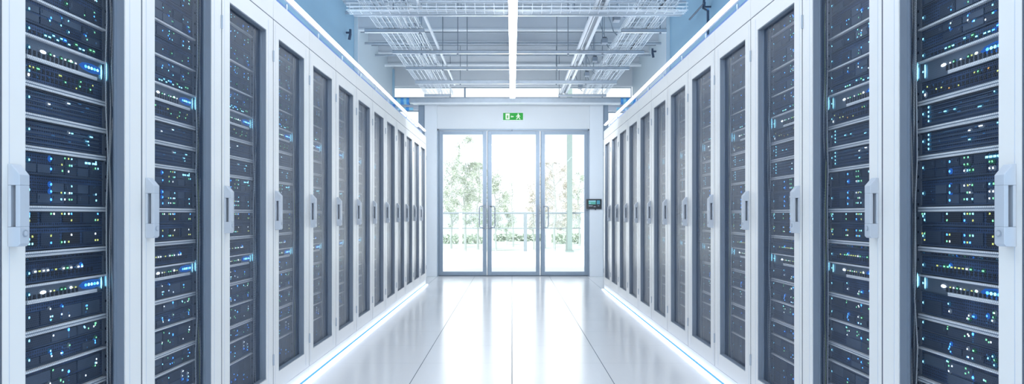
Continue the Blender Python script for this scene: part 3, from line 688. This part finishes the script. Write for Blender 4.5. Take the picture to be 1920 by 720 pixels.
# arrow
pol(b, [(-.018,-.006),(.008,-.006),(.008,.008),(-.018,.008)], 'e_white'); pol(b, [(-.038,.001),(-.018,-.018),(-.018,.020)], 'e_white')
b.build('arrow_symbol', r); b = MB()
# running figure
n = 10; pol(b, [(.083+.012*math.cos(2*PI*i/n), .038+.012*math.sin(2*PI*i/n)) for i in range(n)], 'e_white')
for p in ([(.070,.024),(.100,.026),(.098,-.010),(.074,-.012)], [(.070,.024),(.050,.008),(.054,-.012),(.062,-.010),(.062,.004),(.074,.012)],
          [(.098,.024),(.118,.004),(.112,-.002),(.096,.010)], [(.074,-.008),(.086,-.010),(.074,-.030),(.056,-.046),(.048,-.040),(.062,-.026)],
          [(.086,-.010),(.099,-.008),(.118,-.046),(.108,-.048),(.094,-.026)]): pol(b, p, 'e_white', -.0144)
b.build('running_figure_symbol', r)
# ------------------------------------------------------------------ control panel
r = empty('control_panel', (1.309, YF-.10, 1.165), 'black wall control panel with two small screens', 'control panel')
b = MB(); b.box((-.123,0,-.08),(.123,.04,.08),'black'); b.build('casing', r, bevel=.004)
b = MB(); b.box((-.085,-.002,-.006),(.030,.0,.056),'e_scr'); b.box((-.085,-.003,.036),(.030,-.002,.056),'e_scr3'); b.box((-.075,-.003,.004),(-.050,-.002,.02),'e_scr3'); b.build('main_screen', r)
b = MB(); b.box((.045,-.002,-.004),(.097,.0,.058),'e_scr2'); b.build('side_screen', r)
for (x0,x1,z0) in ((-.083,-.02,-.038),(-.005,.03,-.05),(.06,.085,-.036)):
    b = MB(); b.box((x0,-.003,z0),(x1,0,z0+.014),'lock'); b.build('button', r)
b = MB(); b.tube([(.028,.02,-.078),(.028,.02,-.095)], .010, 'black', 10); b.build('knob', r)
b = MB(); b.box((.0,.04,-.05),(.10,.055,.05),'black'); b.build('mount', r)

# ------------------------------------------------------------------ outside
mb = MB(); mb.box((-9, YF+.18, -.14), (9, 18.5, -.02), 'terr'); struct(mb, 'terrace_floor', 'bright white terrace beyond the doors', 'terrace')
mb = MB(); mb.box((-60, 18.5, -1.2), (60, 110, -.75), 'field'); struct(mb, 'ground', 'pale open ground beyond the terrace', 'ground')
r = empty('terrace_railing', (0, 18.3, -.02), 'glass terrace railing with thin steel posts', 'railing')
b = MB(); b.tube([(-5,0,1.06),(5,0,1.06)], .028, 'rail_out', 8); b.build('top_rail', r)
b = MB(); b.tube([(-5,0,.64),(5,0,.64)], .012, 'rail_out', 6); b.build('middle_rail', r)
for x in (-4.3,-2.85,-1.42,.37,1.95,3.4):
    b = MB(); b.box((x-.045,-.03,0),(x+.045,.03,1.06),'rail_out' if x == .37 else 'white_post'); b.build('post', r)
b = MB(); b.box((-5,-.004,.05),(5,.004,1.02),'glass_out'); b.build('glass_panel', r)
b = MB(); b.box((1.50,17.9,-.02),(1.63,18.05,6.5),'col_out'); b.box((1.46,17.86,-.02),(1.67,18.09,.03),'col_out'); tag(b.build('terrace_column'), 'slim pale column standing on the terrace', 'column')
def tree(loc, h, spread, nl, seed, leafk, label, lsz=.048):
    rnd = random.Random(seed); r = empty('young_tree', loc, label, 'tree', 'young trees beyond the terrace')
    t = MB(); pts = [(rnd.uniform(-.05,.05)*j*.4, rnd.uniform(-.05,.05), h*.97*j/8) for j in range(9)]
    t.tube(pts, .065*h/5, 'bark', 7, .008); lv = MB()
    nb = int(26*h/5); tips = []
    for q in range(nb):
        z = h*(.22+.74*(q+rnd.random())/nb); a = rnd.uniform(0, 2*PI); f = (z/h)
        ln = spread*(1-abs(f-.42)*1.25)*rnd.uniform(.6,1.1); ln = max(.12, ln)
        j = min(7, int(z/(h*.97)*8)); p0 = Vector((pts[j][0],pts[j][1],z)); d = Vector((math.cos(a),math.sin(a),rnd.uniform(.3,.8)))
        p1 = p0+d*ln*.5; p2 = p0+d*ln+Vector((0,0,-.08*ln)); t.tube([p0,p1,p2], .018, 'bark', 4, .004)
        for w in range(3):
            e = p0.lerp(p2, rnd.uniform(.35,.95)); dd = Vector((rnd.uniform(-1,1),rnd.uniform(-1,1),rnd.uniform(-.2,1))).normalized()*ln*.4
            t.tube([e, e+dd], .007, 'bark', 3, .002, False); tips.append((e, e+dd))
        tips.append((p1,p2))
    for q in range(int(nl*1.9)):
        a, c_ = rnd.choice(tips); p = a.lerp(c_, rnd.uniform(.2,1.05)) + Vector((rnd.gauss(0,.09),rnd.gauss(0,.09),rnd.gauss(0,.09)))
        u = Vector((rnd.uniform(-1,1),rnd.uniform(-1,1),rnd.uniform(-1,1))).normalized(); v = u.orthogonal().normalized(); s_ = lsz*rnd.uniform(.5,1.2)
        lv.add([p-u*s_, p+v*s_*.5, p+u*s_, p-v*s_*.5], [(0,1,2,3)], leafk)
    t.build('trunk', r); lv.build('foliage', r)
def tp(px, ytop, Yd): return ((px-960)*Yd/F, Yd, -.75), (403-ytop)*Yd/F+H+.75
TR = [(872,262,30,1.15,2600,'leaf','tallest tree, seen through the left glass door'),(846,300,34,.9,900,'leaf','slender tree at the left edge of the left door'),
 (896,296,33,1.0,1200,'leaf','bushy tree right of the tallest one, behind the left door'),(930,322,31,1.1,1200,'leaf','tree at the left side of the middle door'),
 (950,385,38,1.1,700,'leaf','low tree behind the railing in the middle door'),(1001,345,33,1.1,900,'leaf2','pale tree at the right edge of the middle door'),
 (962,322,36,.30,60,'leaf','bare thin tree in the centre of the middle door'),(1040,272,30,1.25,1800,'leaf2','tall pale tree seen through the right glass door'),
 (1022,318,35,1.0,800,'leaf2','tree at the left edge of the right door'),(1062,330,32,1.1,900,'leaf2','tree beside the slim column in the right door'),
 (1086,322,37,1.1,800,'leaf','faint tree at the right edge of the right door')]
for q, (px, yt, Yd, sp, nl, lk, lab) in enumerate(TR):
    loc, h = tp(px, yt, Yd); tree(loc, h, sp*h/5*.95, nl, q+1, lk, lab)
for q, (x0, x1, Yd, hh) in enumerate(((-7,-1.6,40,.55),(-1.2,2.2,44,.45),(2.4,7,40,.6))):
    rnd = random.Random(50+q); b = MB()
    for w in range(1100):
        p = Vector((rnd.uniform(x0,x1), Yd+rnd.uniform(-.6,.6), -.75+hh*rnd.random()**.7)); u = Vector((rnd.uniform(-1,1),rnd.uniform(-1,1),rnd.uniform(-1,1))).normalized(); v = u.orthogonal(); s_ = .09
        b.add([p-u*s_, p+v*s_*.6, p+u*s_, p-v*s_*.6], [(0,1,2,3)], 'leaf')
    tag(b.build('low_hedge'), ['low hedge beyond the railing behind the left door','low hedge beyond the railing behind the middle door','low hedge beyond the railing behind the right door'][q], 'hedge', 'low hedges beyond the terrace')

# ------------------------------------------------------------------ haze volume added for bloom and a washed-out far aisle
def haze():
    m = bpy.data.materials.new('added_bloom_haze'); m.use_nodes = True; N = m.node_tree.nodes; L = m.node_tree.links; N.clear()
    v = N.new('ShaderNodeVolumeScatter'); o = N.new('ShaderNodeOutputMaterial'); L.new(v.outputs[0], o.inputs['Volume'])
    v.inputs['Color'].default_value = (.93,.97,1,1); v.inputs['Density'].default_value = .012; v.inputs['Anisotropy'].default_value = .3
    M['haze'] = m
    b = MB(); b.box((-1.19, 2.2, .03), (1.19, 10.55, 2.6), 'haze'); tag(b.build('haze'), 'thin haze added to wash out the far half of the aisle', 'haze', None, 'stuff')
haze()
# ------------------------------------------------------------------ light
w = bpy.data.worlds.new('sky'); C.world = w; w.use_nodes = True; N = w.node_tree.nodes; L = w.node_tree.links
bg = N['Background']; tc = N.new('ShaderNodeTexCoord'); sp = N.new('ShaderNodeSeparateXYZ'); L.new(tc.outputs['Generated'], sp.inputs[0])
cr = N.new('ShaderNodeValToRGB'); cr.color_ramp.elements[0].position = .45; cr.color_ramp.elements[0].color = (.92,.96,1,1)
cr.color_ramp.elements[1].position = 1.0; cr.color_ramp.elements[1].color = (.90,.95,1,1)
L.new(sp.outputs['Z'], cr.inputs['Fac']); L.new(cr.outputs['Color'], bg.inputs['Color']); bg.inputs['Strength'].default_value = 1.5
def area(name, loc, rot, sx, sy, e, col=(.86,.93,1)):
    l = bpy.data.lights.new(name, 'AREA'); l.shape = 'RECTANGLE'; l.size = sx; l.size_y = sy; l.energy = e; l.color = col
    o = bpy.data.objects.new(name, l); COL.objects.link(o); o.location = loc; o.rotation_euler = rot; return o
area('overhead_fill', (0, 1.2, 3.38), (0,0,0), 2.2, 6.0, 76, (.97,.98,1))  # added unseen fill from above, not a ceiling fixture
area('daylight_from_doors', (0, YF+.35, 1.3), (-PI/2,0,0), 2.3, 2.2, 34, (.97,.99,1))
area('rear_fill', (0, -2.6, 1.9), (PI/2,0,0), 3.2, 2.4, 26, (.97,.98,1))  # added fill behind the camera, stands for no real lamp
ww = area('end_wall_fill', (0, 7.4, 2.3), (math.radians(76),0,0), 2.2, .4, 25, (.93,.97,1)); ww.data.spread = math.radians(95)  # unseen lamp added to brighten the end wall
for s in (-1,1): area('upward_fill', (s*1.5, 5.5, 2.2), (PI,0,0), .3, 7.5, 19, (.80,.90,1))  # unseen upward fills added over the racks for walls and ceiling
sn = bpy.data.lights.new('sun', 'SUN'); sn.energy = 6.0; sn.angle = .3; so = bpy.data.objects.new('sun', sn); COL.objects.link(so)
so.rotation_euler = (math.radians(38), 0, math.radians(-25))
